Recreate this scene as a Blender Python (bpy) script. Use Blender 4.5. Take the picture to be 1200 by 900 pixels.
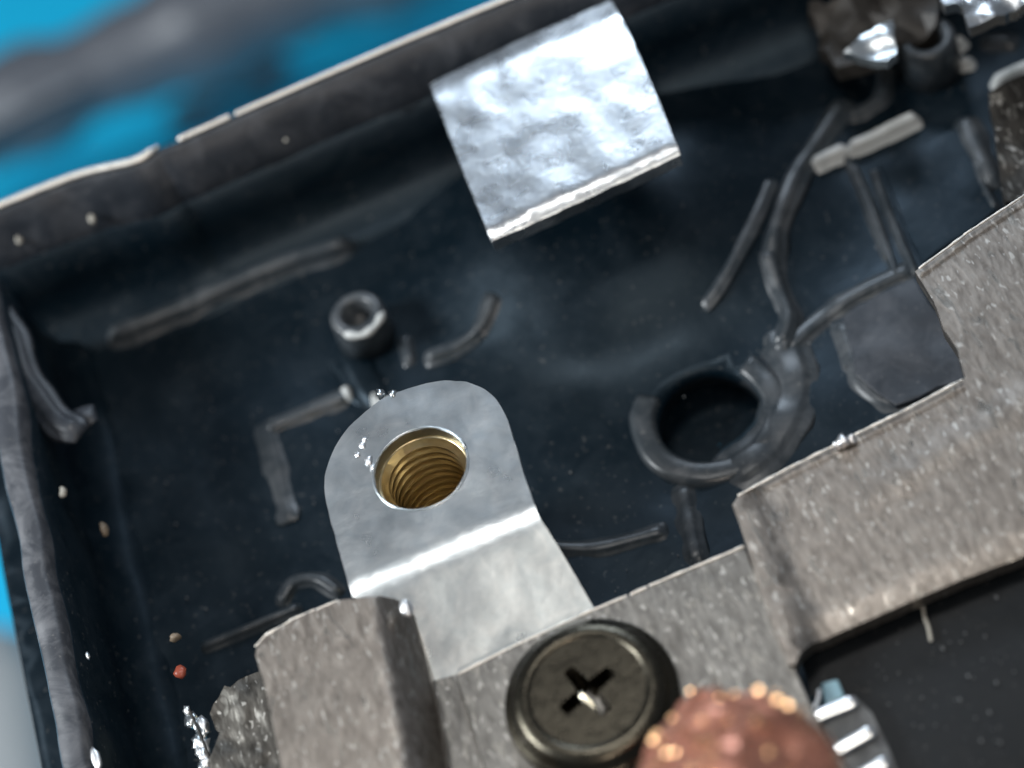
import bpy, bmesh, math, random
from mathutils import Vector, Matrix, noise
from mathutils.geometry import delaunay_2d_cdt
random.seed(7)
for o in list(bpy.data.objects): bpy.data.objects.remove(o)
S = bpy.context.scene
COL = S.collection
R = math.radians
S.unit_settings.scale_length = 0.001          # one unit is one millimetre

# ------------------------------------------------------------------ camera
F = 2800.0                                    # focal length in pixels of a 1200 px wide frame
TILT, ROLL, DIST = R(35), R(23.5), 60.0
DIR = Vector((0, math.sin(TILT), -math.cos(TILT)))
UP0 = Vector((0, math.cos(TILT), math.sin(TILT)))
RIGHT = Vector((1, 0, 0)) * math.cos(ROLL) - UP0 * math.sin(ROLL)
UP = Vector((1, 0, 0)) * math.sin(ROLL) + UP0 * math.cos(ROLL)
EYE = -DIR * DIST
cd = bpy.data.cameras.new('camera'); cam = bpy.data.objects.new('camera', cd); COL.objects.link(cam)
M = Matrix.Identity(4)
for i, v in enumerate((RIGHT, UP, -DIR)):
    for j in range(3): M[j][i] = v[j]
for j in range(3): M[j][3] = EYE[j]
cam.matrix_world = M
cd.sensor_width = 36; cd.lens = 36 * F / 1200; cd.clip_start = 1; cd.clip_end = 2000
cd.dof.use_dof = True; cd.dof.focus_distance = 59.8; cd.dof.aperture_fstop = cd.lens / 1000 / 1.65
cd.dof.aperture_blades = 0
S.camera = cam

def P(px, py, z=0.0):
    """the point at height z that the photograph shows at pixel (px, py)"""
    d = DIR * F + RIGHT * (px - 600) + UP * (450 - py)
    return EYE + d * ((z - EYE.z) / d.z)
def Pf(px, py, zf):
    p = P(px, py, 0)
    for _ in range(25): p = P(px, py, zf(p.x, p.y))
    return p

# ------------------------------------------------------------------ world, lamps, exposure
w = bpy.data.worlds.new('World'); S.world = w; w.use_nodes = True
bg = w.node_tree.nodes['Background']; bg.inputs[0].default_value = (0.80, 0.88, 1.0, 1); bg.inputs[1].default_value = 0.16
def lamp(name, loc, target, sx, sy, energy, col):
    l = bpy.data.lights.new(name, 'AREA'); l.shape = 'RECTANGLE'; l.size = sx; l.size_y = sy; l.energy = energy; l.color = col
    o = bpy.data.objects.new(name, l); COL.objects.link(o); o.location = loc
    o.rotation_euler = (Vector(target) - Vector(loc)).to_track_quat('-Z', 'Y').to_euler(); return o
def mirror(p, n=(0, 0, 1), d=80):
    """where a lamp has to hang to be mirrored at p towards the camera"""
    n = Vector(n).normalized(); v = (EYE - p).normalized(); r = 2 * v.dot(n) * n - v
    return p + r * d
pg = P(800, 170, -3)
lamp('bench_lamp', mirror(pg, (0.05, 0.10, 1), d=90), pg, 24, 16, 25000, (0.72, 0.85, 1.0))
pt = P(560, 620, 0.5)
lamp('bend_fill', mirror(pt, (0.03, -0.20, 1), 100), pt, 30, 14, 20000, (1.0, 0.98, 0.95))  # softbox added overhead for highlights on the bend and tongue
ps = P(640, 700, 0)
lamp('slope_fill', mirror(ps, (0.10, -0.45, 0.9), 90), ps, 26, 18, 9000, (1.0, 0.95, 0.86))  # added fill, placed to be mirrored in the tab's sloping part
lamp('thread_fill', (-8, -78, 78), (0, 0, 0), 2.5, 2.5, 15000, (1.0, 0.86, 0.74))  # added lamp that reaches the insert threads and gives sparkle
lamp('mat_fill', (-110, 20, 75), (-30, 15, -34), 40, 40, 215000, (0.92, 0.97, 1.0))  # big lamp added on the left to brighten the mat
S.view_settings.view_transform = 'Standard'; S.view_settings.look = 'None'
S.view_settings.exposure = 0; S.view_settings.gamma = 1
S.render.engine = 'CYCLES'; S.cycles.use_denoising = True; S.cycles.max_bounces = 6

# ------------------------------------------------------------------ materials
def mat(name, col, rough=0.5, metal=0.0, spec=0.5):
    m = bpy.data.materials.new(name); m.use_nodes = True; b = m.node_tree.nodes['Principled BSDF']
    b.inputs['Base Color'].default_value = (*col, 1); b.inputs['Roughness'].default_value = rough
    b.inputs['Metallic'].default_value = metal; b.inputs['Specular IOR Level'].default_value = spec
    return m
class N:
    def __init__(s, m): s.m = m; s.t = m.node_tree; s.b = s.t.nodes['Principled BSDF']
    def new(s, t, **k):
        n = s.t.nodes.new(t)
        for a, v in k.items(): setattr(n, a, v)
        return n
    def link(s, a, b): s.t.links.new(a, b)
    def coords(s, scale=(1, 1, 1), rot=(0, 0, 0)):
        g = s.new('ShaderNodeNewGeometry'); mp = s.new('ShaderNodeMapping')
        mp.inputs['Scale'].default_value = scale; mp.inputs['Rotation'].default_value = rot
        s.link(g.outputs['Position'], mp.inputs[0]); return mp.outputs[0]
    def noise(s, co, scale, detail=3, rough=0.5, dist=0):
        n = s.new('ShaderNodeTexNoise'); n.inputs['Scale'].default_value = scale; n.inputs['Detail'].default_value = detail
        n.inputs['Roughness'].default_value = rough; n.inputs['Distortion'].default_value = dist
        s.link(co, n.inputs['Vector']); return n.outputs['Fac']
    def voro(s, co, scale, out='Distance', feature='F1'):
        n = s.new('ShaderNodeTexVoronoi', feature=feature); n.inputs['Scale'].default_value = scale
        s.link(co, n.inputs['Vector']); return n.outputs[out]
    def ramp(s, f, stops):
        n = s.new('ShaderNodeValToRGB'); e = n.color_ramp.elements
        for i, (p, c) in enumerate(stops):
            if i > 1: e.new(p)
        for i, (p, c) in enumerate(stops):
            e[i].position = p; e[i].color = (c, c, c, 1) if isinstance(c, (int, float)) else (*c, 1)
        s.link(f, n.inputs[0]); return n.outputs[0]
    def mix(s, f, a, b):
        n = s.new('ShaderNodeMix', data_type='RGBA')
        if isinstance(f, (int, float)): n.inputs[0].default_value = f
        else: s.link(f, n.inputs[0])
        for k, v in ((6, a), (7, b)):
            if isinstance(v, tuple): n.inputs[k].default_value = (*v, 1)
            else: s.link(v, n.inputs[k])
        return n.outputs[2]
    def math(s, op, a, b):
        n = s.new('ShaderNodeMath', operation=op)
        for k, v in ((0, a), (1, b)):
            if isinstance(v, (int, float)): n.inputs[k].default_value = v
            else: s.link(v, n.inputs[k])
        return n.outputs[0]
    def bump(s, h, strength, dist, prev=None):
        n = s.new('ShaderNodeBump'); n.inputs['Strength'].default_value = strength; n.inputs['Distance'].default_value = dist
        s.link(h, n.inputs['Height'])
        if prev: s.link(prev, n.inputs['Normal'])
        s.link(n.outputs[0], s.b.inputs['Normal']); return n.outputs[0]

def plate_mat(name, a, b, rough):
    m = mat(name, a, rough, 1.0); k = N(m)
    co = k.coords((1.0, 0.34, 1.0), (0, 0, R(-7)))
    n1 = k.noise(co, 5.2, 4, 0.62, 0.4); n2 = k.noise(co, 2.0, 2); n3 = k.noise(k.coords(), 0.35, 2)
    flick = k.ramp(k.noise(co, 4.4, 1, 0.4, 0.8), [(0.60, 0.0), (0.72, 1.0)])
    fl2 = k.ramp(k.noise(k.coords((1.0, .42, 1), (0, 0, R(-4))), 8.5, 1, .4, .5), [(0.64, 0.0), (0.72, 1.0)])
    c = k.mix(k.ramp(n1, [(0.33, 0.0), (0.68, 1.0)]), tuple(x * 0.72 for x in a), b)
    c = k.mix(k.ramp(n3, [(0.3, 0.0), (0.75, 0.45)]), c, tuple(x * 0.8 for x in a))
    c = k.mix(k.math('MULTIPLY', fl2, 0.48), c, (0.85, 0.82, 0.76))
    c = k.mix(k.math('MULTIPLY', flick, 0.32), c, (0.72, 0.69, 0.62))
    k.link(c, k.b.inputs['Base Color'])
    r = k.math('SUBTRACT', k.math('ADD', k.math('MULTIPLY', n2, 0.12), rough), k.math('MULTIPLY', flick, 0.14))
    k.link(r, k.b.inputs['Roughness'])
    p = k.bump(n1, 0.16, 0.06); k.bump(k.voro(co, 9), 0.10, 0.04, p)
    return m
MP = plate_mat('stainless_brown', (0.30, 0.264, 0.232), (0.46, 0.415, 0.37), 0.36)
MPD = plate_mat('stainless_grey', (0.22, 0.208, 0.19), (0.35, 0.335, 0.31), 0.38)

MT = mat('tab_steel', (0.62, 0.65, 0.67), 0.24, 1.0); k = N(MT)
co = k.coords()
k.link(k.mix(k.ramp(k.noise(co, 1.6, 4, 0.6, 1.0), [(0.35, 0.0), (0.7, 1.0)]), (0.56, 0.61, 0.635), (0.70, 0.73, 0.74)), k.b.inputs['Base Color'])
k.link(k.math('ADD', k.math('MULTIPLY', k.noise(co, 1.2, 3), 0.16), 0.22), k.b.inputs['Roughness'])
p = k.bump(k.noise(co, 0.9, 2), 0.22, 0.10); k.bump(k.noise(k.coords((1, 6, 1), (0, 0, R(14))), 6, 3), 0.12, 0.03, p)

MB = mat('block_metal', (0.62, 0.65, 0.68), 0.28, 1.0); k = N(MB)
co = k.coords(); nn = k.noise(co, 4.2, 3, 0.55, 0.5)
k.link(k.mix(k.ramp(nn, [(0.36, 0.0), (0.66, 1.0)]), (0.50, 0.525, 0.55), (0.62, 0.64, 0.65)), k.b.inputs['Base Color'])
k.link(k.math('ADD', k.math('MULTIPLY', k.noise(co, 1.5, 3), 0.16), 0.20), k.b.inputs['Roughness'])
p = k.bump(nn, 0.11, 0.06); p = k.bump(k.noise(k.coords((1, 7, 1), (0, 0, R(80))), 3.0, 3), 0.10, 0.04, p); k.bump(k.noise(co, 8, 3), 0.10, 0.03, p)

def plastic(name, col, dust, rough, dusty=0.5):
    m = mat(name, col, rough); k = N(m); co = k.coords()
    n = k.noise(co, 0.9, 6, 0.65, 0.6); s = k.ramp(k.noise(co, 7, 2, 0.5), [(0.66, 0.0), (0.74, 1.0)])
    c = k.mix(k.math('MULTIPLY', k.ramp(n, [(0.45, 0.0), (0.75, 1.0)]), dusty), col, dust)
    c = k.mix(k.math('MULTIPLY', s, 0.25 * dusty), c, (0.30, 0.29, 0.27))
    k.link(c, k.b.inputs['Base Color'])
    k.link(k.math('ADD', k.math('MULTIPLY', n, 0.25), rough - 0.1), k.b.inputs['Roughness'])
    k.bump(k.noise(co, 1.6, 4, 0.55), 0.16, 0.08)
    return m
MF = plastic('black_plastic', (0.0014, 0.0052, 0.0088), (0.011, 0.016, 0.021), 0.36, 0.7)
MF.node_tree.nodes['Principled BSDF'].inputs['Specular IOR Level'].default_value = 0.38
MF.node_tree.nodes['Principled BSDF'].inputs['Specular Tint'].default_value = (0.62, 0.82, 1.0, 1)
MR = plastic('rim_plastic', (0.018, 0.023, 0.031), (0.078, 0.084, 0.096), 0.42, 0.8)
MG = plastic('rib_plastic', (0.030, 0.038, 0.045), (0.10, 0.107, 0.115), 0.30, 0.9)
MK = plastic('panel_black', (0.004, 0.006, 0.008), (0.012, 0.015, 0.018), 0.45, 0.4)
MK.node_tree.nodes['Principled BSDF'].inputs['Specular IOR Level'].default_value = 0.3
MW = plastic('worn_and_highlight', (0.55, 0.57, 0.56), (0.8, 0.8, 0.78), 0.35, 0.8)  # worn ribs, and the boss highlight put into colour
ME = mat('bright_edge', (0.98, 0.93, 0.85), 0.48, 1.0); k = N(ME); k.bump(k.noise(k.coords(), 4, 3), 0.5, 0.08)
MM = mat('blue_mat', (0.0, 0.40, 0.86), 0.6); k = N(MM)
k.link(k.mix(k.noise(k.coords(), 0.12, 3), (0.0, 0.50, 0.88), (0.002, 0.62, 0.97)), k.b.inputs['Base Color'])
MC = mat('grey_handle', (0.11, 0.12, 0.14), 0.36)
MPG = mat('pale_handle', (0.42, 0.45, 0.46), 0.5)
MS = mat('black_nickel', (0.078, 0.070, 0.054), 0.25, 1.0); k = N(MS); co = k.coords()
k.link(k.math('ADD', k.math('MULTIPLY', k.noise(co, 3, 4), 0.25), 0.16), k.b.inputs['Roughness']); k.bump(k.noise(co, 3, 4, 0.6), 0.2, 0.05)
MBR = mat('brass', (0.66, 0.54, 0.33), 0.32, 1.0); k = N(MBR); k.bump(k.noise(k.coords(), 5, 3), 0.3, 0.05)
MCU = mat('copper_grain', (0.62, 0.26, 0.16), 0.34, 0.6); k = N(MCU); co = k.coords()
v = k.voro(co, 1.8, feature='SMOOTH_F1'); n = k.noise(co, 1.8, 2, 0.5)
k.link(k.mix(n, (0.42, 0.155, 0.10), (0.74, 0.34, 0.235)), k.b.inputs['Base Color'])
k.link(k.ramp(k.noise(co, 3.0, 2), [(0.42, 0.5), (0.62, 0.14)]), k.b.inputs['Roughness'])
p = k.bump(v, 0.7, 0.22); k.bump(n, 0.6, 0.2, p)
MCG = mat('glint_copper', (0.95, 0.60, 0.34), 0.22, 1.0)
MPI = mat('pin_metal', (0.96, 0.97, 0.98), 0.22, 1.0)
MSI = mat('pin_silver', (0.95, 0.96, 0.97), 0.40, 1.0)
MGL = mat('pale_blue_plastic', (0.28, 0.45, 0.52), 0.2)
MCB = plastic('connector_plastic', (0.05, 0.053, 0.056), (0.20, 0.205, 0.205), 0.3, 0.8)
MDU = mat('dust_pale', (0.40, 0.38, 0.33), 0.5)
MRED = mat('red_grain', (0.32, 0.07, 0.04), 0.35)
MTAN = mat('tan_grain', (0.22, 0.17, 0.12), 0.5)
MBN = plastic('brown_part', (0.018, 0.015, 0.012), (0.05, 0.043, 0.036), 0.5, 0.8)

# ------------------------------------------------------------------ helpers
def wloc(o):
    v = Vector((0, 0, 0))
    while o: v += o.location; o = o.parent
    return v
def tag(o, label=None, cat=None, group=None, kind=None):
    for a, v in (('label', label), ('category', cat), ('group', group), ('kind', kind)):
        if v: o[a] = v
    return o
def thing(name, label, cat, loc, group=None):
    o = bpy.data.objects.new(name, None); COL.objects.link(o); o.location = loc; o.empty_display_size = 0.5
    return tag(o, label, cat, group)
def obj(name, bm, m, parent=None, loc=None, bevel=0, smooth=True, seg=2, ang=35):
    if not isinstance(bm, bmesh.types.BMesh): raise TypeError
    base = wloc(parent) if parent else Vector(loc if loc is not None else (0, 0, 0))
    bmesh.ops.translate(bm, verts=bm.verts, vec=-base)
    bmesh.ops.recalc_face_normals(bm, faces=bm.faces)
    me = bpy.data.meshes.new(name); bm.to_mesh(me); bm.free(); me.materials.append(m)
    for f in me.polygons: f.use_smooth = smooth
    o = bpy.data.objects.new(name, me); COL.objects.link(o)
    if parent: o.parent = parent
    else: o.location = base
    if bevel:
        b = o.modifiers.new('bevel', 'BEVEL'); b.width = bevel; b.segments = seg; b.limit_method = 'ANGLE'; b.angle_limit = R(ang)
        wn = o.modifiers.new('normals', 'WEIGHTED_NORMAL'); wn.weight = 80
    return o
def inside(x, y, poly):
    c = False; j = len(poly) - 1
    for i in range(len(poly)):
        xi, yi = poly[i]; xj, yj = poly[j]
        if (yi > y) != (yj > y) and x < (xj - xi) * (y - yi) / (yj - yi) + xi: c = not c
        j = i
    return c
def catmull(pts, n, closed=False):
    out = []; L = len(pts)
    rng = range(L if closed else L - 1)
    for i in rng:
        g = (lambda k: pts[k % L]) if closed else (lambda k: pts[min(max(k, 0), L - 1)])
        p0, p1, p2, p3 = g(i - 1), g(i), g(i + 1), g(i + 2)
        for s in range(n):
            t = s / n
            out.append(tuple(0.5 * (2 * b + (c - a) * t + (2 * a - 5 * b + 4 * c - d) * t * t + (3 * b - a - 3 * c + d) * t ** 3)
                             for a, b, c, d in zip(p0, p1, p2, p3)))
    if not closed: out.append(tuple(pts[-1]))
    return out
def densify(pts, step):
    out = []
    for i in range(len(pts)):
        a = Vector(pts[i]); b = Vector(pts[(i + 1) % len(pts)]); n = max(1, int((b - a).length / step))
        for k in range(n): out.append(a.lerp(b, k / n))
    return out
def sheet(outline, zf, thick, step=0.4, holes=(), jit=0.0, bm=None, edge=0.5):
    """a solid sheet: outline and holes in world x, y; its top follows zf(x, y)"""
    loops = []
    for li, L in enumerate((outline,) + tuple(holes)):
        pts = densify([Vector((p[0], p[1])) for p in L], edge)
        if jit: pts = [p + Vector((noise.noise((p.x * 3, p.y * 3, li)), noise.noise((p.x * 3, p.y * 3, 9 + li)))) * jit for p in pts]
        loops.append(pts)
    V = []; E = []
    for pts in loops:
        b0 = len(V); V += pts; E += [(b0 + i, b0 + (i + 1) % len(pts)) for i in range(len(pts))]
    polys = [[(p.x, p.y) for p in L] for L in loops]
    xs = [p[0] for p in polys[0]]; ys = [p[1] for p in polys[0]]
    x = min(xs) + step / 2
    while step and x < max(xs):
        y = min(ys) + step / 2
        while y < max(ys):
            q = (x + (random.random() - .5) * step * .3, y + (random.random() - .5) * step * .3)
            if inside(q[0], q[1], polys[0]) and not any(inside(q[0], q[1], h) for h in polys[1:]):
                if min((Vector(q) - p).length_squared for L in loops for p in L[::1]) > (step * 0.35) ** 2: V.append(Vector(q))
            y += step
        x += step
    ov, oe, of, *_ = delaunay_2d_cdt(V, E, [], 0, 1e-5)
    bm = bm or bmesh.new(); top = [bm.verts.new((v.x, v.y, zf(v.x, v.y))) for v in ov]; faces = []
    for f in of:
        c = sum((ov[i] for i in f), Vector((0, 0))) / len(f)
        if inside(c.x, c.y, polys[0]) and not any(inside(c.x, c.y, h) for h in polys[1:]):
            faces.append(bm.faces.new([top[i] for i in f]))
    r = bmesh.ops.extrude_face_region(bm, geom=faces)
    vs = [g for g in r['geom'] if isinstance(g, bmesh.types.BMVert)]
    bmesh.ops.translate(bm, verts=vs, vec=(0, 0, -thick))
    for v in [v for v in bm.verts if not v.link_faces]: bm.verts.remove(v)
    return bm
def tube(path, rx, rz=None, seg=12, bm=None, cap=True, jit=0.0):
    """a rounded bar along world points; rx half width, rz half height, numbers or one per point"""
    bm = bm or bmesh.new(); n = len(path); path = [Vector(p) for p in path]
    fx = (lambda i: rx[i]) if isinstance(rx, (list, tuple)) else (lambda i: rx)
    fz = fx if rz is None else ((lambda i: rz[i]) if isinstance(rz, (list, tuple)) else (lambda i: rz))
    rings = []
    def ring(c, t, a, b):
        side = t.cross(Vector((0, 0, 1)))
        side = side.normalized() if side.length > 1e-4 else Vector((1, 0, 0))
        up = side.cross(t).normalized(); r = []
        for k in range(seg):
            q = 2 * math.pi * k / seg; j = 1 + jit * noise.noise((c.x * 1.7 + k, c.y * 1.7, k * 0.7))
            r.append(bm.verts.new(c + side * math.cos(q) * a * j + up * math.sin(q) * b * j))
        return r
    for i in range(n):
        t = (path[min(i + 1, n - 1)] - path[max(i - 1, 0)]).normalized()
        if cap and i == 0:
            for s, e in ((0.95, 0.30), (0.6, 0.8)): rings.append(ring(path[0] - t * fx(0) * s, t, fx(0) * e, fz(0) * e))
        rings.append(ring(path[i], t, fx(i), fz(i)))
        if cap and i == n - 1:
            for s, e in ((0.6, 0.8), (0.95, 0.30)): rings.append(ring(path[i] + t * fx(i) * s, t, fx(i) * e, fz(i) * e))
    for a, b in zip(rings, rings[1:]):
        for k in range(seg): bm.faces.new((a[k], a[(k + 1) % seg], b[(k + 1) % seg], b[k]))
    bm.faces.new(rings[0][::-1]); bm.faces.new(rings[-1])
    return bm
def lathe(prof, c, seg=48, bm=None, close=False, sx=1.0, a0=0, a1=2 * math.pi):
    bm = bm or bmesh.new(); rings = []; full = abs(a1 - a0 - 2 * math.pi) < 1e-4
    ns = seg if full else seg + 1
    for r, z in prof:
        rings.append([bm.verts.new((c[0] + r * sx * math.cos(a0 + (a1 - a0) * k / seg), c[1] + r * math.sin(a0 + (a1 - a0) * k / seg), c[2] + z)) for k in range(ns)])
    pairs = list(zip(rings, rings[1:])) + ([(rings[-1], rings[0])] if close else [])
    for a, b in pairs:
        for k in range(ns if full else ns - 1): bm.faces.new((a[k], a[(k + 1) % ns], b[(k + 1) % ns], b[k]))
    if not full and close:
        bm.faces.new([r[0] for r in rings]); bm.faces.new([r[-1] for r in rings][::-1])
    return bm
def sweep(prof, path, bm=None):
    """prof: (inward offset, z) pairs, a closed section; path: world x, y points, inward is to the right"""
    bm = bm or bmesh.new(); rings = []
    for i, p in enumerate(path):
        t = (Vector(path[min(i + 1, len(path) - 1)][:2]) - Vector(path[max(i - 1, 0)][:2])).normalized(); nrm = Vector((t.y, -t.x))
        ring = []
        for j, (o_, z) in enumerate(prof):
            q = Vector(p[:2]) + nrm * o_; ring.append(bm.verts.new((q.x, q.y, z + (p[2] if len(p) > 2 else 0))))
        rings.append(ring)
    m_ = len(prof)
    for a, b in zip(rings, rings[1:]):
        for k in range(m_): bm.faces.new((a[k], a[(k + 1) % m_], b[(k + 1) % m_], b[k]))
    bm.faces.new(rings[0]); bm.faces.new(rings[-1][::-1])
    return bm
def blob(c, r, bm=None, sq=(1, 1, 1), amp=0.3, sub=2, f=1.0, rot=None):
    bm = bm or bmesh.new(); g = bmesh.ops.create_icosphere(bm, subdivisions=sub, radius=1)
    c = Vector(c)
    for v in g['verts']:
        d = v.co.normalized(); k_ = 1 + amp * noise.noise(d * 1.3 * f + c * 3.1)
        q = Vector((d.x * sq[0], d.y * sq[1], d.z * sq[2])) * r * k_
        if rot: q = rot @ q
        v.co = c + q
    return bm
def pxs(pts, z): return [P(a, b, z) for a, b in pts]

FZ = -5.2      # housing floor
RZ = -0.7      # rim top
_fc = P(700, 215, -3.2)
def zfl(x, y):
    d2 = ((x - _fc.x) / 4.6) ** 2 + ((y - _fc.y) / 3.6) ** 2  # added swell below the clip, shaped to make the floor glow
    return FZ + 1.6 * math.exp(-d2 * d2 * .6 - d2 * .25) + .10 * noise.noise((x * .5, y * .5, 0)) + .05 * noise.noise((x * 1.7, y * 1.7, 4))

# ------------------------------------------------------------------ the bench: blue mat
bm = bmesh.new(); bmesh.ops.create_grid(bm, x_segments=4, y_segments=4, size=400)
bmesh.ops.translate(bm, verts=bm.verts, vec=(0, 0, -75)); o = obj('mat', bm, MM); tag(o, kind='structure', label='bright blue work mat, out of focus below the device')

# out-of-focus tools lying on the mat
a = P(-260, 245, -58); b = P(500, -85, -58)
t = thing('tool_handle', 'blurred dark grey round handle on the blue mat, upper left corner', 'tool handle', a.lerp(b, .5) - Vector((0, 0, 3)))
pts = [a.lerp(b, i / 24) for i in range(25)]
obj('grip', tube(pts, [2.5 + 1.7 * (i / 24) + 0.45 * math.sin(i * .9) + .25 * math.sin(i * 2.1) for i in range(25)], None, 24), MC, t)
a = P(-30, 830, -66); b = P(10, 1120, -66)
st = [P(-60, 168, -55.2), P(0, 138, -54.9), P(90, 96, -55.2)]
obj('highlight_streak', tube(st, [.5, .45, .2], [.2, .2, .15], 12), mat('highlight_grey', (.24, .25, .27), .4), t)  # light reflection on the grip, modelled as a pale tube
t2 = obj('pale_tool', tube([a.lerp(b, i / 10) for i in range(11)], [5.2] * 11, [4] * 11, 20), MPG, loc=a)
o = t2; tag(o, 'blurred pale grey tool on the blue mat beside the lower left rim', 'tool')
for i, (x, y, r) in enumerate(((228, 128, 1.1), (300, 88, 1.3), (378, 8, 1.2))):
    o = obj('rubber_scrap', blob(P(x, y, -72), r * 1.3, sq=(1.8, .8, .6), amp=.5), MC, loc=P(x, y, -73))
    tag(o, ['small dark scrap on the blue mat just above the nick in the bright rim',
            'grey scrap on the blue mat, the middle one of three along the bright rim',
            'dark scrap on the mat cut off by the top edge'][i], 'scrap', 'dark scraps on the mat')

# ------------------------------------------------------------------ housing
H = thing('plastic_housing', 'black plastic device housing with raised rim, moulded ribs and screw bosses on its floor', 'housing', P(500, 450, FZ))
rim_px = [(-260, 340), (-150, 300), (-60, 264), (0, 240), (60, 216), (100, 202), (158, 188), (182, 174), (205, 165), (300, 123), (420, 71), (500, 37), (595, -2), (720, -50), (900, -125), (1250, -270)]
rim = [Vector((p.x, p.y)) for p in (P(x, y, RZ) for x, y in catmull(rim_px, 6))]
left_px = [(-40, 330), (-12, 440), (0, 530), (14, 605), (31, 690), (49, 780), (64, 860), (76, 930), (96, 1040)]
left = [Vector((p.x, p.y)) for p in (P(x, y, RZ) for x, y in catmull(left_px, 6))]
def wob(i, k, a): return noise.noise((i * .37, k * 2.1, 3)) * a
prof = [(0.0, -6.0), (0.0, RZ - .1), (.04, RZ - .03), (.16, RZ - .02), (.30, RZ - .10), (.62, RZ - .60), (.86, RZ - 1.15), (.98, RZ - 1.6), (.98, -6.0)]
profw = [(0.5, -6.0), (0.9, RZ - 1.5), (1.02, RZ - 1.52), (1.15, FZ + 1.6), (1.35, FZ + .9), (1.75, FZ + .4), (2.3, FZ + .1), (2.9, FZ - .12), (2.9, -6.0)]
obj('back_wall', sweep(profw, rim), MF, H)
bm = sweep(prof, rim)
for i, v in enumerate(bm.verts):
    if v.co.z < RZ - .3: v.co += Vector((noise.noise(v.co * .9), noise.noise(v.co * .9 + Vector((5, 5, 5))), 0)) * .14
back_rim = obj('back_rim', bm, MR, H)
prof2 = [(-0.02, -6.0), (-.02, RZ - .10), (.05, RZ), (.52, RZ - .02), (.68, RZ - .10), (.74, RZ - .5), (.74, -6.0)]
prof3 = [(.5, -6.0), (.6, RZ - .45), (.78, RZ - .48), (.95, FZ + 1.2), (1.2, FZ + .5), (1.7, FZ + .1), (2.3, FZ - .12), (2.3, -6.0)]
for nm, pf, m_ in (('side_rim', prof2, plastic('side_plastic', (0.045, 0.050, 0.060), (0.20, 0.205, 0.22), .4, .9)), ('side_wall', prof3, MF)):
    bm = sweep([(-o_, z) for o_, z in pf], left)
    for v in bm.verts:
        v.co += Vector((noise.noise(v.co * .7), noise.noise(v.co * .7 + Vector((5, 5, 5))), noise.noise(v.co * 1.2) * .5)) * .12
    obj(nm, bm, m_, H)
# bright bare-metal edge strip in pieces along the rim
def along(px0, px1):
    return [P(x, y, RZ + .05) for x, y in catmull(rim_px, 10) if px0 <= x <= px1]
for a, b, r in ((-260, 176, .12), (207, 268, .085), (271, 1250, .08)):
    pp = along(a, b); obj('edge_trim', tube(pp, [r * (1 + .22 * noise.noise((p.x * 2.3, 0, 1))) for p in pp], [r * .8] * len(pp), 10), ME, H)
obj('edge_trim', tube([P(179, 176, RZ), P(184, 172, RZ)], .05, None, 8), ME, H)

# floor with its openings
ring_c = P(832, 487, FZ)
fl = [P(-260, 330, FZ), P(-10, 600, FZ), P(70, 1010, FZ), P(1450, 1010, FZ), P(1450, -300, FZ), P(900, -100, FZ), P(400, 85, FZ), P(0, 250, FZ)]
hole = [(ring_c.x + 1.45 * math.cos(i * math.pi / 16), ring_c.y + 1.45 * math.sin(i * math.pi / 16)) for i in range(32)]
bc = P(415, 372, FZ)
zf = zfl
obj('floor', sheet([(p.x, p.y) for p in fl], zf, .7, .55, (hole,), edge=1.0), MF, H)
obj('lower_shell', lathe([(3.0, -1.6), (0.01, -1.6)], (ring_c.x, ring_c.y, FZ), 24), MF, H)

def bar(path, wd, ht, bm=None):
    """a moulded rib: drafted sides, rounded top, rounded ends, standing on world points"""
    bm = bm or bmesh.new(); n = len(path); rings = []
    sec = [(-2.6, -.5), (-2.1, .03), (-1.6, .16), (-1.25, .45), (-.98, .82), (-.70, .97), (0, 1.0), (.70, .97), (.98, .82), (1.25, .45), (1.6, .16), (2.1, .03), (2.6, -.5)]
    tt = lambda i: (path[min(i + 1, n - 1)] - path[max(i - 1, 0)]).normalized()
    items = [(path[0] - tt(0) * wd[0] * 2.2 - Vector((0, 0, ht[0] * .3)), tt(0), wd[0] * .7, ht[0] * .1), (path[0] - tt(0) * wd[0] * 1.4, tt(0), wd[0] * .85, ht[0] * .35), (path[0] - tt(0) * wd[0] * .6, tt(0), wd[0] * .95, ht[0] * .82)]
    items += [(path[i], tt(i), wd[i], ht[i]) for i in range(n)]
    items += [(path[-1] + tt(n - 1) * wd[-1] * .6, tt(n - 1), wd[-1] * .95, ht[-1] * .82), (path[-1] + tt(n - 1) * wd[-1] * 1.4, tt(n - 1), wd[-1] * .85, ht[-1] * .35), (path[-1] + tt(n - 1) * wd[-1] * 2.2 - Vector((0, 0, ht[-1] * .3)), tt(n - 1), wd[-1] * .7, ht[-1] * .1)]
    for c, t, a, b in items:
        side = Vector((t.y, -t.x, 0)).normalized()
        rings.append([bm.verts.new(c + side * u * a + Vector((0, 0, v * b))) for u, v in sec])
    for a, b in zip(rings, rings[1:]):
        for k in range(len(sec) - 1): bm.faces.new((a[k], a[k + 1], b[k + 1], b[k]))
        bm.faces.new((a[-1], a[0], b[0], b[-1]))
    bm.faces.new(rings[0][::-1]); bm.faces.new(rings[-1]); return bm
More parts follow.
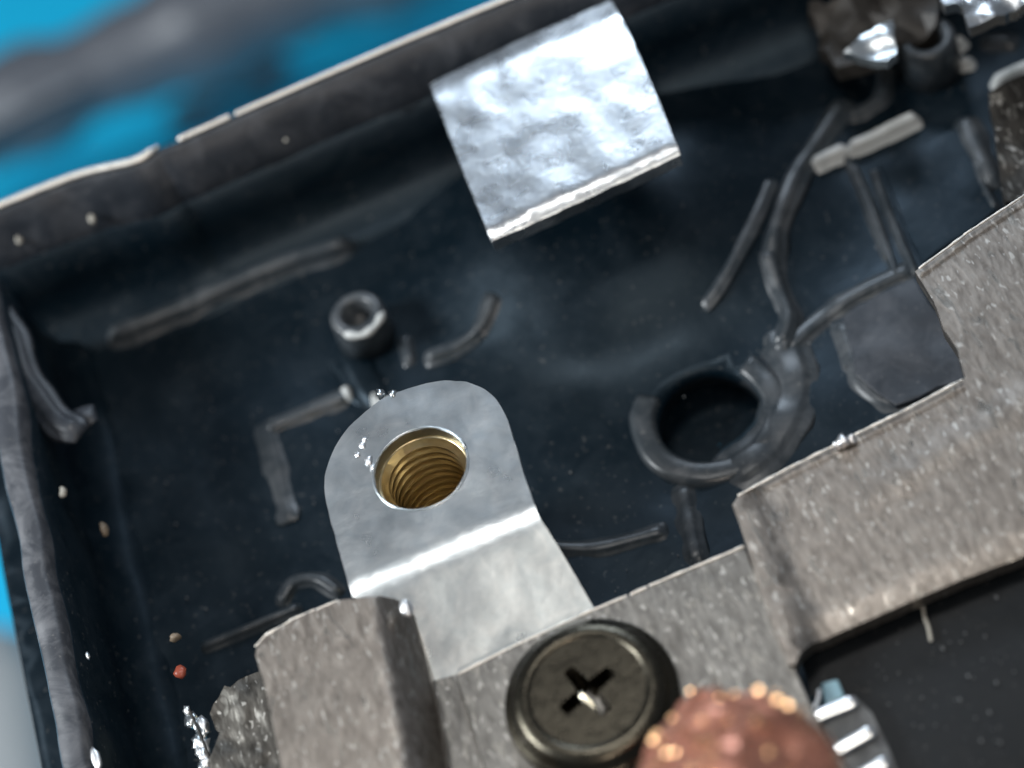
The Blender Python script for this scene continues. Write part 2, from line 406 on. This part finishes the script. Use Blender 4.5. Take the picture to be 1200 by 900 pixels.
def rib(pts, wd, ht, m=MG, name='rib', z=None, parent=H, curve=6, jit=.35, lab=None):
    z = FZ if z is None else z; wd *= (.80 if m is not MW else .7); ht *= (.33 if m is not MW else .4)
    q = catmull(pts, curve); zz = zfl if z == FZ else (lambda x, y: z)
    pp = [Pf(x, y, lambda a, b: zz(a, b) + ht * .8) for x, y in q]
    for p in pp: p.z -= ht * .8
    ws = [wd * (1 + .28 * noise.noise((p.x * 1.1, p.y * 1.1, 2))) for p in pp]
    hs = [ht * (1 + .25 * noise.noise((p.x * .9, p.y * .9, 8))) for p in pp]
    o = obj(name, bar(pp, ws, hs), m, parent)
    if lab: o['label'] = lab
    return o
rib([(135, 388), (200, 362), (300, 318), (398, 283)], .27, 1.5)
rib([(370, 296), (400, 288)], .20, .7)
rib([(425, 268), (475, 245)], .12, .3)
rib([(505, 415), (540, 400), (562, 380), (574, 352)], .17, .6)
rib([(318, 497), (360, 480), (402, 463)], .19, .6)
rib([(312, 505), (322, 550), (335, 600)], .2, .25)
rib([(413, 402), (425, 435), (440, 462)], .38, .35, MF)
rib([(438, 462), (440, 470), (465, 466)], .12, .55, MW, lab='pale worn stub behind the tab')
rib([(404, 455), (407, 463)], .13, .6, MW, lab='pale worn rib end')
rib([(474, 398), (479, 420)], .14, .5)
rib([(240, 755), (290, 735), (345, 712)], .12, .6)
rib([(330, 700), (345, 680), (372, 678), (392, 690)], .15, .6)
rib([(640, 640), (700, 640), (770, 622)], .16, .4)
rib([(800, 575), (806, 610), (815, 650)], .2, .35)
rib([(985, 122), (955, 165), (932, 200), (914, 245), (902, 300), (915, 345), (927, 372), (917, 402)], .22, .7)
rib([(900, 300), (914, 340), (924, 370), (916, 395)], .20, .9)
rib([(917, 402), (930, 440), (922, 480), (900, 520), (868, 545)], .40, .42)
rib([(925, 402), (960, 372), (1000, 345), (1060, 316)], .19, .45)
rib([(828, 352), (850, 318), (885, 250), (900, 215)], .13, .25)
rib([(1000, 195), (1024, 250), (1050, 320)], .10, .5)
rib([(1024, 200), (1040, 245), (1072, 318)], .08, .45)
rib([(990, 180), (1016, 240), (1038, 300)], .09, .4)
rib([(958, 186), (970, 180), (986, 173)], .20, .95, MW, lab='short pale worn rib')
rib([(1000, 168), (1035, 152), (1068, 136)], .19, 1.05, MW, lab='pale worn straight rib')
rib([(1132, 142), (1145, 175), (1162, 208)], .24, .7)
rib([(1140, 175), (1152, 215), (1165, 240)], .10, .6)
rib([(1000, 132), (1020, 122), (1034, 110), (1038, 80)], .18, .7)
rib([(1092, 66), (1110, 56), (1125, 45)], .17, .9, MW)
rib([(1115, 74), (1134, 70)], .15, .8, MW)
rib([(1168, 92), (1200, 76), (1260, 50)], .18, 1.0, MW)
rib([(1160, 45), (1180, 46)], .2, .6)
rib([(990, 385), (1000, 420), (1020, 455), (1052, 468), (1090, 452), (1125, 428)], .24, .4)
rib([(1050, 405), (1062, 385), (1110, 380)], .3, .3)
# pocket of the housing beside the plate
o = obj('pocket', sheet([(p.x, p.y) for p in pxs([(985, 372), (1070, 322), (1150, 440), (1050, 475), (1005, 440)], FZ + .15)], lambda x, y: FZ + .18 + .05 * noise.noise((x, y, 0)), .3, .4, jit=.15), MR, H, bevel=.06)
o = obj('pocket', sheet([(p.x, p.y) for p in pxs([(1030, 190), (1120, 150), (1170, 245), (1080, 310)], FZ + .1)], lambda x, y: FZ + .12 + .05 * noise.noise((x, y, 0)), .3, .4, jit=.1), MF, H, bevel=.06)
# screw boss with hole, and a second one at the upper right
def boss(px, py, r, h, m=MG, deg=(0, 360)):
    c = P(px, py, FZ + h); c.z = FZ
    pr = [(r * .52, h - 1.6), (r * .54, h - .12), (r * .60, h - .02), (r * .84, h), (r * .98, h - .12), (r * 1.08, -.1), (r * .5, -.1)]
    return obj('screw_boss', lathe(pr, c, 32, close=True), m, H)
boss(417, 366, .80, 1.3)
boss(1085, 42, .85, 1.5)
obj('highlight_crescent', tube([P(x, y, FZ + 1.33) for x, y in catmull([(404, 392), (424, 393), (440, 382), (449, 366)], 6)], [.05] + [.11 + .02 * math.sin(i) for i in range(16)] + [.07, .04], None, 8), MW, H)  # highlight on the boss rim, modelled as a pale tube
rr = [(1.45, -.5), (1.48, .12), (1.60, .22), (2.05, .20), (2.30, .06), (2.34, -.2)]
rr = [(1.42, -.5), (1.45, .02), (1.52, .12), (1.62, .15), (2.0, .15), (2.12, .09), (2.3, -.25)]
bm = lathe(rr, (ring_c.x, ring_c.y, FZ), 64, close=True, a0=R(135), a1=R(395))
for v in bm.verts: v.co += Vector((noise.noise(v.co * .6), noise.noise(v.co * .6 + Vector((9, 0, 0))), .5 * noise.noise(v.co))) * .14
o = obj('boss_ring', bm, MG, H)
# curved strip and slit on the inside of the corner
rib([(-20, 355), (8, 385), (30, 440), (62, 487), (80, 498)], .22, .5, MR, z=-1.6)
rib([(84, 492), (98, 486)], .16, .3, MR, z=-1.8)

# ------------------------------------------------------------------ shiny block
bt = -0.35
t = thing('metal_clip', 'bright silver square folded clip with mottled top, above the black floor near the back rim', 'metal clip', P(650, 160, -2.6))
e0 = P(514, 120, bt); e1 = P(722, 30, bt); ed = (Vector((e1.x, e1.y)) - Vector((e0.x, e0.y))).normalized(); en = Vector((-ed.y, ed.x))
f0 = P(583, 262, bt); f1 = P(790, 166, bt); fd = (Vector((f1.x, f1.y)) - Vector((f0.x, f0.y))).normalized(); fn = Vector((fd.y, -fd.x))
def zb(x, y):
    p = Vector((x, y)); s = (p - Vector((e0.x, e0.y))).dot(en); q = (p - Vector((f0.x, f0.y))).dot(fn); z = bt
    s = max(s, 0); ex = max(s - .60, 0) * .26 + max(q - .48, 0) * 1.0; s = min(s, .60); q = min(max(q, 0), .48)
    z -= .22 * s * s; z -= .62 - math.sqrt(max(.3844 - q * q, 0)) if q > 0 else 0
    return z - ex + .02 * noise.noise((x * 1.2, y * 1.2, 1))
o4 = [Pf(x, y, zb) for x, y in [(503, 98), (606, 48), (716, 0), (738, 40), (770, 112), (798, 182)]]
o4 += [Pf(x, y, zb) for x, y in [(690, 232), (576, 284), (538, 190)]]
bm = sheet([(p.x, p.y) for p in o4], zb, .42, .18, edge=.16, jit=.02)
obj('clip_top', bm, MB, t, bevel=.10, seg=3, ang=50)
q = [P(x, y, bt - .7) for x, y in ((518, 92), (712, 8))]
zl0 = [Vector((p.x, p.y, 0)) for p in q]; bm = bmesh.new()
nn_ = Vector((en.x, en.y, 0))
vv = [bm.verts.new(c + nn_ * d + Vector((0, 0, z))) for c in zl0 for d, z in ((-.85, bt - .95), (-.5, bt - .95), (-.5, FZ - .1), (-.85, FZ - .1))]
for f in ((0, 1, 2, 3), (7, 6, 5, 4), (0, 4, 5, 1), (1, 5, 6, 2), (2, 6, 7, 3), (3, 7, 4, 0)): bm.faces.new([vv[k] for k in f])
obj('clip_leg', bm, MB, t, bevel=.06)

# ------------------------------------------------------------------ bracket tab with hole
ZT = .75
bl = P(414, 694, ZT); br = P(631, 602, ZT)
def zt(x, y):
    yb = bl.y + (br.y - bl.y) * (x - bl.x) / (br.x - bl.x); d = yb - y; r_ = .34 + .08 * noise.noise((x * 1.5, 2, 0))
    if d < -r_: s = 0
    elif d > r_: s = d
    else: s = (d + r_) ** 2 / (4 * r_)
    return ZT - s * .47 + .02 * noise.noise((x * .8, y * .8, 5))
tab_px = [(413, 700), (400, 655), (386, 605), (380, 572), (384, 545), (396, 518), (415, 494), (444, 470), (470, 458), (500, 449), (528, 446), (552, 449), (572, 459), (588, 477), (598, 502), (612, 550), (630, 602), (660, 650), (696, 712), (730, 775), (560, 850), (500, 790), (465, 712)]
tab = [Pf(x, y, zt) for x, y in tab_px[:2] + catmull(tab_px[2:16], 4) + tab_px[16:]]
hc = P(493, 549, ZT)
hole = [(hc.x + 1.17 * math.cos(i * math.pi / 20), hc.y + 1.12 * math.sin(i * math.pi / 20)) for i in range(40)]
TT = thing('bracket_tab', 'silver steel tab with rounded end and round hole, bent down towards the plate', 'metal tab', (hc.x, hc.y, ZT - .4))
obj('tab_plate', sheet([(p.x, p.y) for p in tab], zt, .34, .16, (hole,), edge=.18, jit=.02), MT, TT, bevel=.07, seg=3, ang=50)
lp = [Vector((hc.x + 1.21 * math.cos(i * math.pi / 24), hc.y + 1.16 * math.sin(i * math.pi / 24), ZT + .0)) for i in range(49)]
obj('hole_lip', tube(lp, [.032 + .02 * noise.noise((i * .4, 0, 0)) for i in range(49)], None, 8, cap=False), MT, TT)
for (x, y, r) in ((424, 522, .09), (419, 533, .07), (432, 540, .12), (437, 548, .08), (427, 515, .06)):
    c = P(x, y, ZT); obj('scuff', blob(c, r, amp=.9, f=2, sq=(1, 1.2, .5)), MSI, TT)
for (x, y, r) in ((462, 463, .15), (446, 462, .12)):
    c = P(x, y, ZT - .1); obj('burr', blob(c, r, amp=.9, f=2), MT, TT)
# threaded brass insert below the hole
I = thing('threaded_insert', 'golden brass threaded insert seen through the hole of the silver tab', 'threaded insert', (hc.x, hc.y, FZ))
pr = [(1.75, FZ), (1.75, .30), (1.14, .37), (1.10, .34)]
for i in range(15):
    z = .32 - i * .29; pr += [(1.10, z), (.96, z - .11), (.95, z - .18)]
pr += [(1.1, FZ - .02)]
obj('threads', lathe([(r_, z) for r_, z in pr], (hc.x, hc.y, 0), 48, close=True), MBR, I)
obj('insert_bottom', lathe([(1.3, -2.95), (0.7, -3.05), (.01, -3.1)], (hc.x, hc.y, 0), 24), MBR, I)

# ------------------------------------------------------------------ stainless plate
PL = thing('metal_plate', 'brownish grey stainless plate with streaky flecked surface, stepped in two levels', 'metal plate', P(900, 700, -.4))
ZR, ZL = .17, 0.0
low_px = [(533, 792), (600, 757), (696, 714), (790, 675), (872, 640), (905, 720), (940, 800), (962, 850), (1010, 920), (1080, 1040), (620, 1060), (575, 930), (553, 850)]
def zl(x, y): return ZL + .02 * noise.noise((x * .4, y * .4, 3)) 
low = [P(x, y, ZL) for x, y in low_px]
obj('lower_sheet', sheet([(p.x, p.y) for p in low], zl, .35, .5, jit=.012, edge=.4), MPD, PL, bevel=.05, ang=50)
# raised sheet with ramp at its left side: crease line from pixel (868, 592) to (935, 772)
c0 = P(880, 590, ZR); c1 = P(952, 775, ZR); cdir = (Vector((c1.x, c1.y)) - Vector((c0.x, c0.y))).normalized()
v2 = lambda p: Vector((p.x, p.y))
RD = (v2(P(1000, 590, ZR)), v2(P(1200, 465, ZR))); LE = (v2(P(952, 764, ZR)), v2(P(1200, 655, ZR)))
def zr(x, y):
    d = (Vector((x, y)) - Vector((c0.x, c0.y))); s = d.x * cdir.y - d.y * cdir.x   # positive on the left side
    s = -s if False else s
    side = -(d.x * -cdir.y + d.y * cdir.x)
    L = -side
    u = max(0, min(1, (L + .05) / .38)); u = u * u * (3 - 2 * u)
    q = Vector((x, y)); r0, r1 = RD
    e = (r1 - r0).normalized(); dd = (q - r0); al = dd.dot(e); pe = dd.x * e.y - dd.y * e.x
    rid = .035 * math.exp(-(pe / .28) ** 2) * max(0, min(1, al / 1.0)) if al > 0 else 0
    l0, l1 = LE; e2 = (l1 - l0).normalized(); d2 = q - l0; pl = (d2.y * e2.x - d2.x * e2.y); ro = max(0, 1 - pl / .75) if d2.dot(e2) > 0 else 0
    return rid - .22 * ro * ro + ZR - u * (ZR - ZL - .03) + .03 * noise.noise((x * .35, y * .35, 7)) * (1 - u)
rp = [(858, 592), (866, 580), (925, 548), (986, 518), (1060, 480), (1131, 443), (1122, 410), (1106, 385), (1094, 352), (1072, 318), (1130, 275), (1200, 228), (1330, 150), (1500, 380), (1330, 585), (1200, 652), (1120, 682), (1060, 708), (1000, 734), (952, 754), (938, 764), (932, 778), (924, 778), (908, 740), (884, 672), (868, 618)]
rpw = [Pf(x, y, zr) for x, y in rp]
obj('raised_sheet', sheet([(p.x, p.y) for p in rpw], zr, .45, .28, jit=.018, edge=.25), MP, PL, bevel=.09, seg=3, ang=50)
# burr on the edge
bm = blob(P(988, 517, ZR + .02), .17, amp=.8, sub=2, f=2); blob(P(998, 514, ZR), .12, bm, amp=.8); blob(P(981, 522, ZR), .1, bm, amp=.8)
obj('burr', bm, MSI, PL)
for (a, b) in (((866, 580), (925, 548)), ((925, 548), (986, 518)), ((1000, 510), (1060, 481)), ((1060, 481), (1128, 445)), ((762, 686), (870, 641)), ((697, 714), (735, 698)), ((740, 696), (758, 688)), ((600, 758), (694, 715)), ((537, 790), (598, 759)), ((1078, 314), (1130, 276)), ((1130, 275), (1200, 229))):
    z = ZR if a[1] < 600 else ZL
    n_ = 10; pp = [P(a[0] + (b[0] - a[0]) * i / n_, a[1] + (b[1] - a[1]) * i / n_, z - .01) for i in range(n_ + 1)]
    obj('edge_glint', tube(pp, [.034 + .034 * noise.noise((p.x * 3.1, 3, 1)) for p in pp], None, 8), ME, PL)  # bright beads added for the light lines along the sheet edges

# left tongue with rolled right side
ZG = 1.15
g0 = P(462, 705, ZG); g1 = P(500, 900, ZG); gd = (Vector((g1.x, g1.y)) - Vector((g0.x, g0.y))).normalized()
def zg(x, y):
    d = Vector((x, y)) - Vector((g0.x, g0.y)); s = d.x * -gd.y + d.y * gd.x     # right of the roll line is positive
    s += .55
    return ZG - (0 if s < 0 else 1.25 * (1 - math.cos(min(s, 1.0) / 1.0 * math.pi / 2)) ) + .02 * noise.noise((x * .5, y * .5, 2))
tg = [(312, 744), (345, 724), (395, 704), (432, 699), (462, 702), (476, 708), (486, 722), (500, 775), (514, 840), (524, 900), (536, 960), (548, 1040), (350, 1040), (336, 930), (318, 840), (308, 795), (299, 768), (302, 755)]
tgw = [Pf(x, y, zg) for x, y in tg]
LT = thing('metal_tongue', 'raised brownish steel tongue with rolled right side, left of the silver tab', 'metal tongue', P(400, 800, ZL))
obj('tongue_sheet', sheet([(p.x, p.y) for p in tgw], zg, .38, .2, jit=.015, edge=.2), MP, LT, bevel=.09, seg=3, ang=55)
bm = blob(P(476, 712, .95), .21, sq=(.75, 1.2, .7), amp=.2, sub=3); obj('highlight_spot', bm, MSI, LT)  # oval highlight on the roll, modelled as a silver blob
for (a, b) in (((340, 727), (368, 715)), ((314, 743), (340, 728)), ((372, 714), (395, 704)), ((300, 757), (312, 744))):
    pp = [P(a[0] + (b[0] - a[0]) * i / 6, a[1] + (b[1] - a[1]) * i / 6, ZG - .02) for i in range(7)]
    obj('edge_glint', tube(pp, [.034 + .034 * noise.noise((p.x * 3.1, 3, 1)) for p in pp], None, 8), ME, LT)  # same added beads for the tongue's bright edge lines
sk = [P(x, y, -.35) for x, y in [(500, 800), (538, 790), (562, 860), (590, 960), (600, 1040), (500, 1040), (480, 900)]]
obj('groove_strip', sheet([(p.x, p.y) for p in sk], lambda x, y: -.35, .3, .5, edge=.5), MPD, LT, bevel=.04)
# lower dull flange left of the tongue
sk = [P(x, y, -1.2) for x, y in [(335, 770), (312, 786), (290, 790), (262, 806), (250, 826), (254, 850), (246, 905), (240, 1040), (380, 1040)]]
def zfg(x, y): return -1.2 + .16 * noise.noise((x * 1.6, y * .7, 3)) + .05 * noise.noise((x * 5, y * 3, 3))
o = obj('dull_flange', sheet([(p.x, p.y) for p in sk], zfg, .5, .16, jit=.22, edge=.2), plate_mat('flange_steel', (.07, .064, .056), (.19, .178, .16), .46), loc=P(280, 860, -1.7), bevel=.05)
tag(o, 'dull dark grey flange sloping away left of the brown steel tongue', 'flange')

# ------------------------------------------------------------------ screw
sc_ = P(690, 812, ZL + .55); sc = Vector((sc_.x, sc_.y, ZL))
SW = thing('screw', 'dark nickel cross-recess screw with flat round head on the steel plate', 'screw', sc)
th = R(18)
def cross(r0, r1, c=sc, rot=th):
    out = []
    for k_ in range(4):
        a = rot + k_ * math.pi / 2
        ux, uy = math.cos(a), math.sin(a); vx, vy = -uy, ux
        for (l, s) in ((r0, -r1), (r0 * 1.04, 0), (r0, r1), (r1 * 1.25, r1 * 1.25)):
            out.append((c.x + ux * l + vx * s, c.y + uy * l + vy * s))
    return out
disc = [(sc.x + 1.35 * math.cos(i * math.pi / 28), sc.y + 1.35 * math.sin(i * math.pi / 28)) for i in range(56)]
zs = lambda x, y: ZL + .695 + .0001 * math.hypot(x - sc.x, y - sc.y)
bm = sheet(disc, zs, .06, .14, (cross(.72, .15),), edge=.3)
obj('head_top', bm, MS, SW, bevel=.025, ang=50)
pr = [(1.34, .698), (1.5, .70), (1.66, .67), (1.76, .60), (1.82, .50), (1.85, .38), (1.96, .33), (2.04, .25), (2.03, .12), (1.9, .02), (1.3, .02)]
obj('head_rim', lathe(pr, sc, 64, close=True), MS, SW)
bm = bmesh.new(); A = cross(.72, .15); B = cross(.26, .08); va = [bm.verts.new((x, y, zs(x, y) - .004)) for x, y in A]; vb = [bm.verts.new((x, y, ZL - .1)) for x, y in B]
ctr = bm.verts.new((sc.x, sc.y, ZL - .35))
for i in range(len(va)):
    j = (i + 1) % len(va); bm.faces.new((va[i], va[j], vb[j], vb[i])); bm.faces.new((vb[i], vb[j], ctr))
obj('cross_recess', bm, MS, SW, smooth=False)
g = bmesh.new(); bmesh.ops.create_icosphere(g, subdivisions=3, radius=1); c = P(690, 824, .50)
q = Vector((0.03, -0.20, 1)).normalized().to_track_quat('Z', 'Y').to_matrix(); rz_ = Matrix.Rotation(R(-80), 3, 'Z')
for v in g.verts: v.co = q @ (rz_ @ Vector((v.co.x * .36, v.co.y * .10, max(-.1, min(v.co.z * .12, .07))))) + c
obj('glint_sliver', g, mat('glint_gold', (.85, .78, .60), .2, 1.0), SW)  # sliver added as the recess glint, tilted to mirror the overhead lamp

# ------------------------------------------------------------------ copper tip
ctl = [P(846, 874, 3.6), P(856, 905, 3.8), P(872, 965, 4.6), P(905, 1060, 6.2), P(950, 1180, 8.5)]
pp = [Vector(q) for q in catmull([tuple(v) for v in ctl], 8)]
bm = bmesh.new(); rad = [1.12 + 1.12 * (1 - math.exp(-i / 4)) for i in range(len(pp))]
tube(pp, rad, None, 40, bm, cap=True)
bmesh.ops.subdivide_edges(bm, edges=bm.edges[:], cuts=1, use_grid_fill=True)
for v in bm.verts:
    d = noise.noise(v.co * .8) * .30 + noise.noise(v.co * 2.0) * .12
    ax = min(pp, key=lambda q: (q - v.co).length_squared); v.co += (v.co - ax).normalized() * d
o = obj('copper_tip', bm, MCU, loc=pp[0]); tag(o, 'rounded copper-coloured glittering tip reaching in over the screw, bottom edge', 'copper tip')
sd = o.modifiers.new('s', 'SUBSURF'); sd.levels = sd.render_levels = 1

tipo = o; rg = random.Random(11)
cbm = [v.co + wloc(tipo) for v in tipo.data.vertices if v.normal.z > .25 and v.co.length < 4.6]
for _ in range(90):
    c = rg.choice(cbm); g = bmesh.new(); r_ = rg.uniform(.03, .085)
    bmesh.ops.create_icosphere(g, subdivisions=2, radius=r_)
    nn_ = Vector((rg.gauss(.03, .16), rg.gauss(-.2, .16), 1)).normalized(); q = nn_.to_track_quat('Z', 'Y').to_matrix()
    for v in g.verts: v.co = q @ Vector((v.co.x, v.co.y * rg.uniform(.9, 1.1), max(-.05, min(v.co.z, r_ * .45)))) + c + Vector((0, 0, .05))
    obj('glint_facet', g, MCG, tipo, smooth=False)  # facets added as glints, tilted about the overhead lamp's mirror angle

# ------------------------------------------------------------------ black panel, connector
ZP = -.9
pn = [P(x, y, ZP) for x, y in [(930, 740), (1230, 610), (1500, 560), (1500, 1040), (1075, 1040), (1035, 900), (1010, 850), (985, 830), (950, 815)]]
o = obj('black_panel', sheet([(p.x, p.y) for p in pn], lambda x, y: ZP + .02 * noise.noise((x * .5, y * .5, 1)), .5, 1.2, edge=.8), MK, loc=P(1120, 800, ZP - .5), bevel=.06)
tag(o, 'flat matte black panel with dust specks under the plate edge, lower right', 'panel')
C = thing('connector', 'small grey connector with three bright metal contacts beside the copper tip', 'connector', P(985, 870, -.9))
cb = [P(x, y, -.6) for x, y in [(930, 850), (1000, 815), (1022, 835), (1050, 900), (1075, 980), (960, 980), (940, 900)]]
obj('connector_body', sheet([(p.x, p.y) for p in cb], lambda x, y: -.6 + .05 * noise.noise((x * 2, y * 2, 1)), .4, .4, jit=.08), MCB, C, bevel=.08)
for (a, b) in (((938, 847), (998, 823)), ((974, 883), (1019, 858)), ((1004, 912), (1036, 894))):
    q0 = P(*a, -.45); q1 = P(*b, -.45)
    g = tube([q0.lerp(q1, i / 6) for i in range(7)], .15, .045, 16); mid = q0.lerp(q1, .5)
    bmesh.ops.rotate(g, verts=g.verts, cent=mid, matrix=Matrix.Rotation(R(11), 3, (q1 - q0).normalized()))
    obj('pin', g, MPI, C)
obj('spring', tube([P(x, y, -.4) for x, y in catmull([(942, 838), (952, 832), (958, 822), (960, 810)], 5)], .06, None, 8), MSI, C)
lb = [P(x, y, -.45) for x, y in [(962, 800), (982, 795), (990, 816), (968, 828)]]
obj('latch', sheet([(p.x, p.y) for p in lb], lambda x, y: -.45, .3, .3, edge=.2), MGL, C, bevel=.06, seg=3)
# lint fibre
o = obj('lint_fibre', tube([P(x, y, ZP + .12) for x, y in catmull([(1081, 705), (1083, 722), (1088, 735), (1091, 750)], 5)], .045, None, 8), MDU, loc=P(1085, 730, ZP))
tag(o, 'short pale lint fibre on the black panel below the plate edge', 'lint')

# ------------------------------------------------------------------ upper right parts
UR = thing('steel_clip', 'ragged bright silver clip in the upper right corner', 'clip', P(1160, 10, -1.5))
cp = [P(x, y, -1.2) for x, y in [(1100, -30), (1104, 6), (1128, 10), (1140, 34), (1152, 26), (1166, 22), (1185, 14), (1200, 4), (1290, -35), (1290, -90), (1110, -70)]]
obj('clip_sheet', sheet([(p.x, p.y) for p in cp], lambda x, y: -1.2 + .25 * noise.noise((x * 1.8, y * 1.8, 1)), .4, .2, jit=.15, edge=.2), MB, UR, bevel=.08)
cp = [P(x, y, -2.6) for x, y in [(990, 62), (1012, 40), (1046, 24), (1050, 62), (1040, 72)]]
o = obj('steel_wedge', sheet([(p.x, p.y) for p in cp], lambda x, y: -2.6 + .22 * noise.noise((x * 1.6, y * 1.6, 1)), .35, .2, jit=.1, edge=.2), MT, loc=P(1020, 55, -2.8), bevel=.1)
tag(o, 'small silver wedge left of the upper right screw boss', 'metal wedge')
cp = [P(x, y, -2.3) for x, y in [(945, -30), (950, 10), (975, 45), (1010, 38), (1050, 15), (1095, -5), (1095, -60)]]
o = obj('foam_pad', sheet([(p.x, p.y) for p in cp], lambda x, y: -3.6 + .5 * noise.noise((x, y, 1)), .6, .4, jit=.5, edge=.3), MBN, loc=P(1000, 0, -3.6), bevel=.12)
tag(o, 'dark brown pad at the top edge left of the silver clip', 'pad')
cp = [P(x, y, -3.4) for x, y in [(1158, 110), (1180, 95), (1260, 60), (1300, 180), (1190, 235), (1178, 238)]]
o = obj('shadowed_plate', sheet([(p.x, p.y) for p in cp], lambda x, y: -3.4 + .2 * noise.noise((x, y, 1)), .5, .4, jit=.12, edge=.4), plate_mat('shaded_steel', (.05, .046, .042), (.10, .093, .084), .5), loc=P(1200, 160, -3.6), bevel=.1)  # shade of the recess put into the dark steel colour
tag(o, 'shaded brown-grey plate in the recess at the right edge', 'metal plate')

# ------------------------------------------------------------------ small debris
def grain(px, py, z, r, m, name, lab, cat, sq=(1, 1, .8)):
    o = obj(name, blob(P(px, py, z), r * .72, sq=sq, amp=.5, sub=2), m, loc=P(px, py, z - r * .8)); tag(o, lab, cat); return o
grain(212, 788, -2.3, .24, MRED, 'red_grain', 'small red-orange grain in the dark lower left recess', 'debris')
grain(205, 747, -2.3, .22, MTAN, 'tan_grain', 'tan grain just above the red grain, lower left', 'debris', (1, .7, .8))
grain(122, 620, -2.2, .26, MTAN, 'tan_grain', 'blurred tan grain near the left rim', 'debris', (.6, 1.3, .8))
grain(74, 577, -1.3, .2, MDU, 'pale_chip', 'pale cream chip on the inner edge of the left rim', 'debris', (.8, 1.1, .7))
grain(22, 281, -1.6, .2, MDU, 'pale_chip', 'pale chip under the bright rim at the left edge', 'debris', (.7, 1.2, .7))
grain(108, 257, -1.6, .19, MDU, 'pale_chip', 'pale chip under the bright rim, second from the left edge', 'debris', (.7, 1.2, .7))
grain(335, 164, -1.5, .08, MDU, 'pale_chip', 'tiny pale chip on the inner slope of the bright rim', 'debris')
grain(103, 769, -1.0, .13, MSI, 'silver_chip', 'small bright chip on the left rim edge', 'debris', (.6, 1.3, .7))
CL = thing('solder_cluster', 'cluster of bright silver beads and wires at the bottom edge, left of the steel tongue', 'solder', P(238, 880, -1.8))
rs = random.Random(5)
for i in range(16):
    t_ = rs.random(); x = 222 + 26 * t_ + rs.gauss(0, 7); y = 838 + 74 * t_ + rs.gauss(0, 6)
    obj('bead', blob(P(x, y, -1.6), rs.uniform(.06, .17), amp=.9, sub=2, f=1.6, sq=(1, 1.4, .6)), MSI if i % 3 == 0 else MT, CL)
obj('wire', tube([P(x, y, -1.5) for x, y in catmull([(222, 832), (230, 850), (243, 882), (252, 910)], 5)], .035, None, 8), MBN, CL)
grain(112, 890, -.6, .3, MSI, 'silver_scrape', 'bright scraped patch on the left rim at the bottom edge', 'debris', (.5, 1.6, .25))
# dust: tiny flecks on floor, rim and panel
bm = bmesh.new(); rnd = random.Random(3)
for _ in range(120):
    x, y = rnd.uniform(20, 1180), rnd.uniform(20, 880); z = FZ + .08
    blob(P(x, y, z), rnd.uniform(.012, .035), bm, (1, 1.8, .6), .5, 1)
for (x, y) in ((1168, 700), (1135, 792), (1168, 800), (1125, 820), (1160, 835), (1150, 868), (1172, 870), (1105, 760)):
    blob(P(x, y, ZP + .04), .05, bm, (.8, 1.3, .5), .5, 1)
for _ in range(50):
    x, y = rnd.uniform(1000, 1200), rnd.uniform(720, 900); blob(P(x, y, ZP + .04), rnd.uniform(.01, .03), bm, (1, 1.3, .5), .5, 1)
o = obj('dust', bm, mat('dust_grey', (.12, .125, .13), .7)); tag(o, 'fine pale dust flecks scattered over the housing and black panel', kind='stuff')
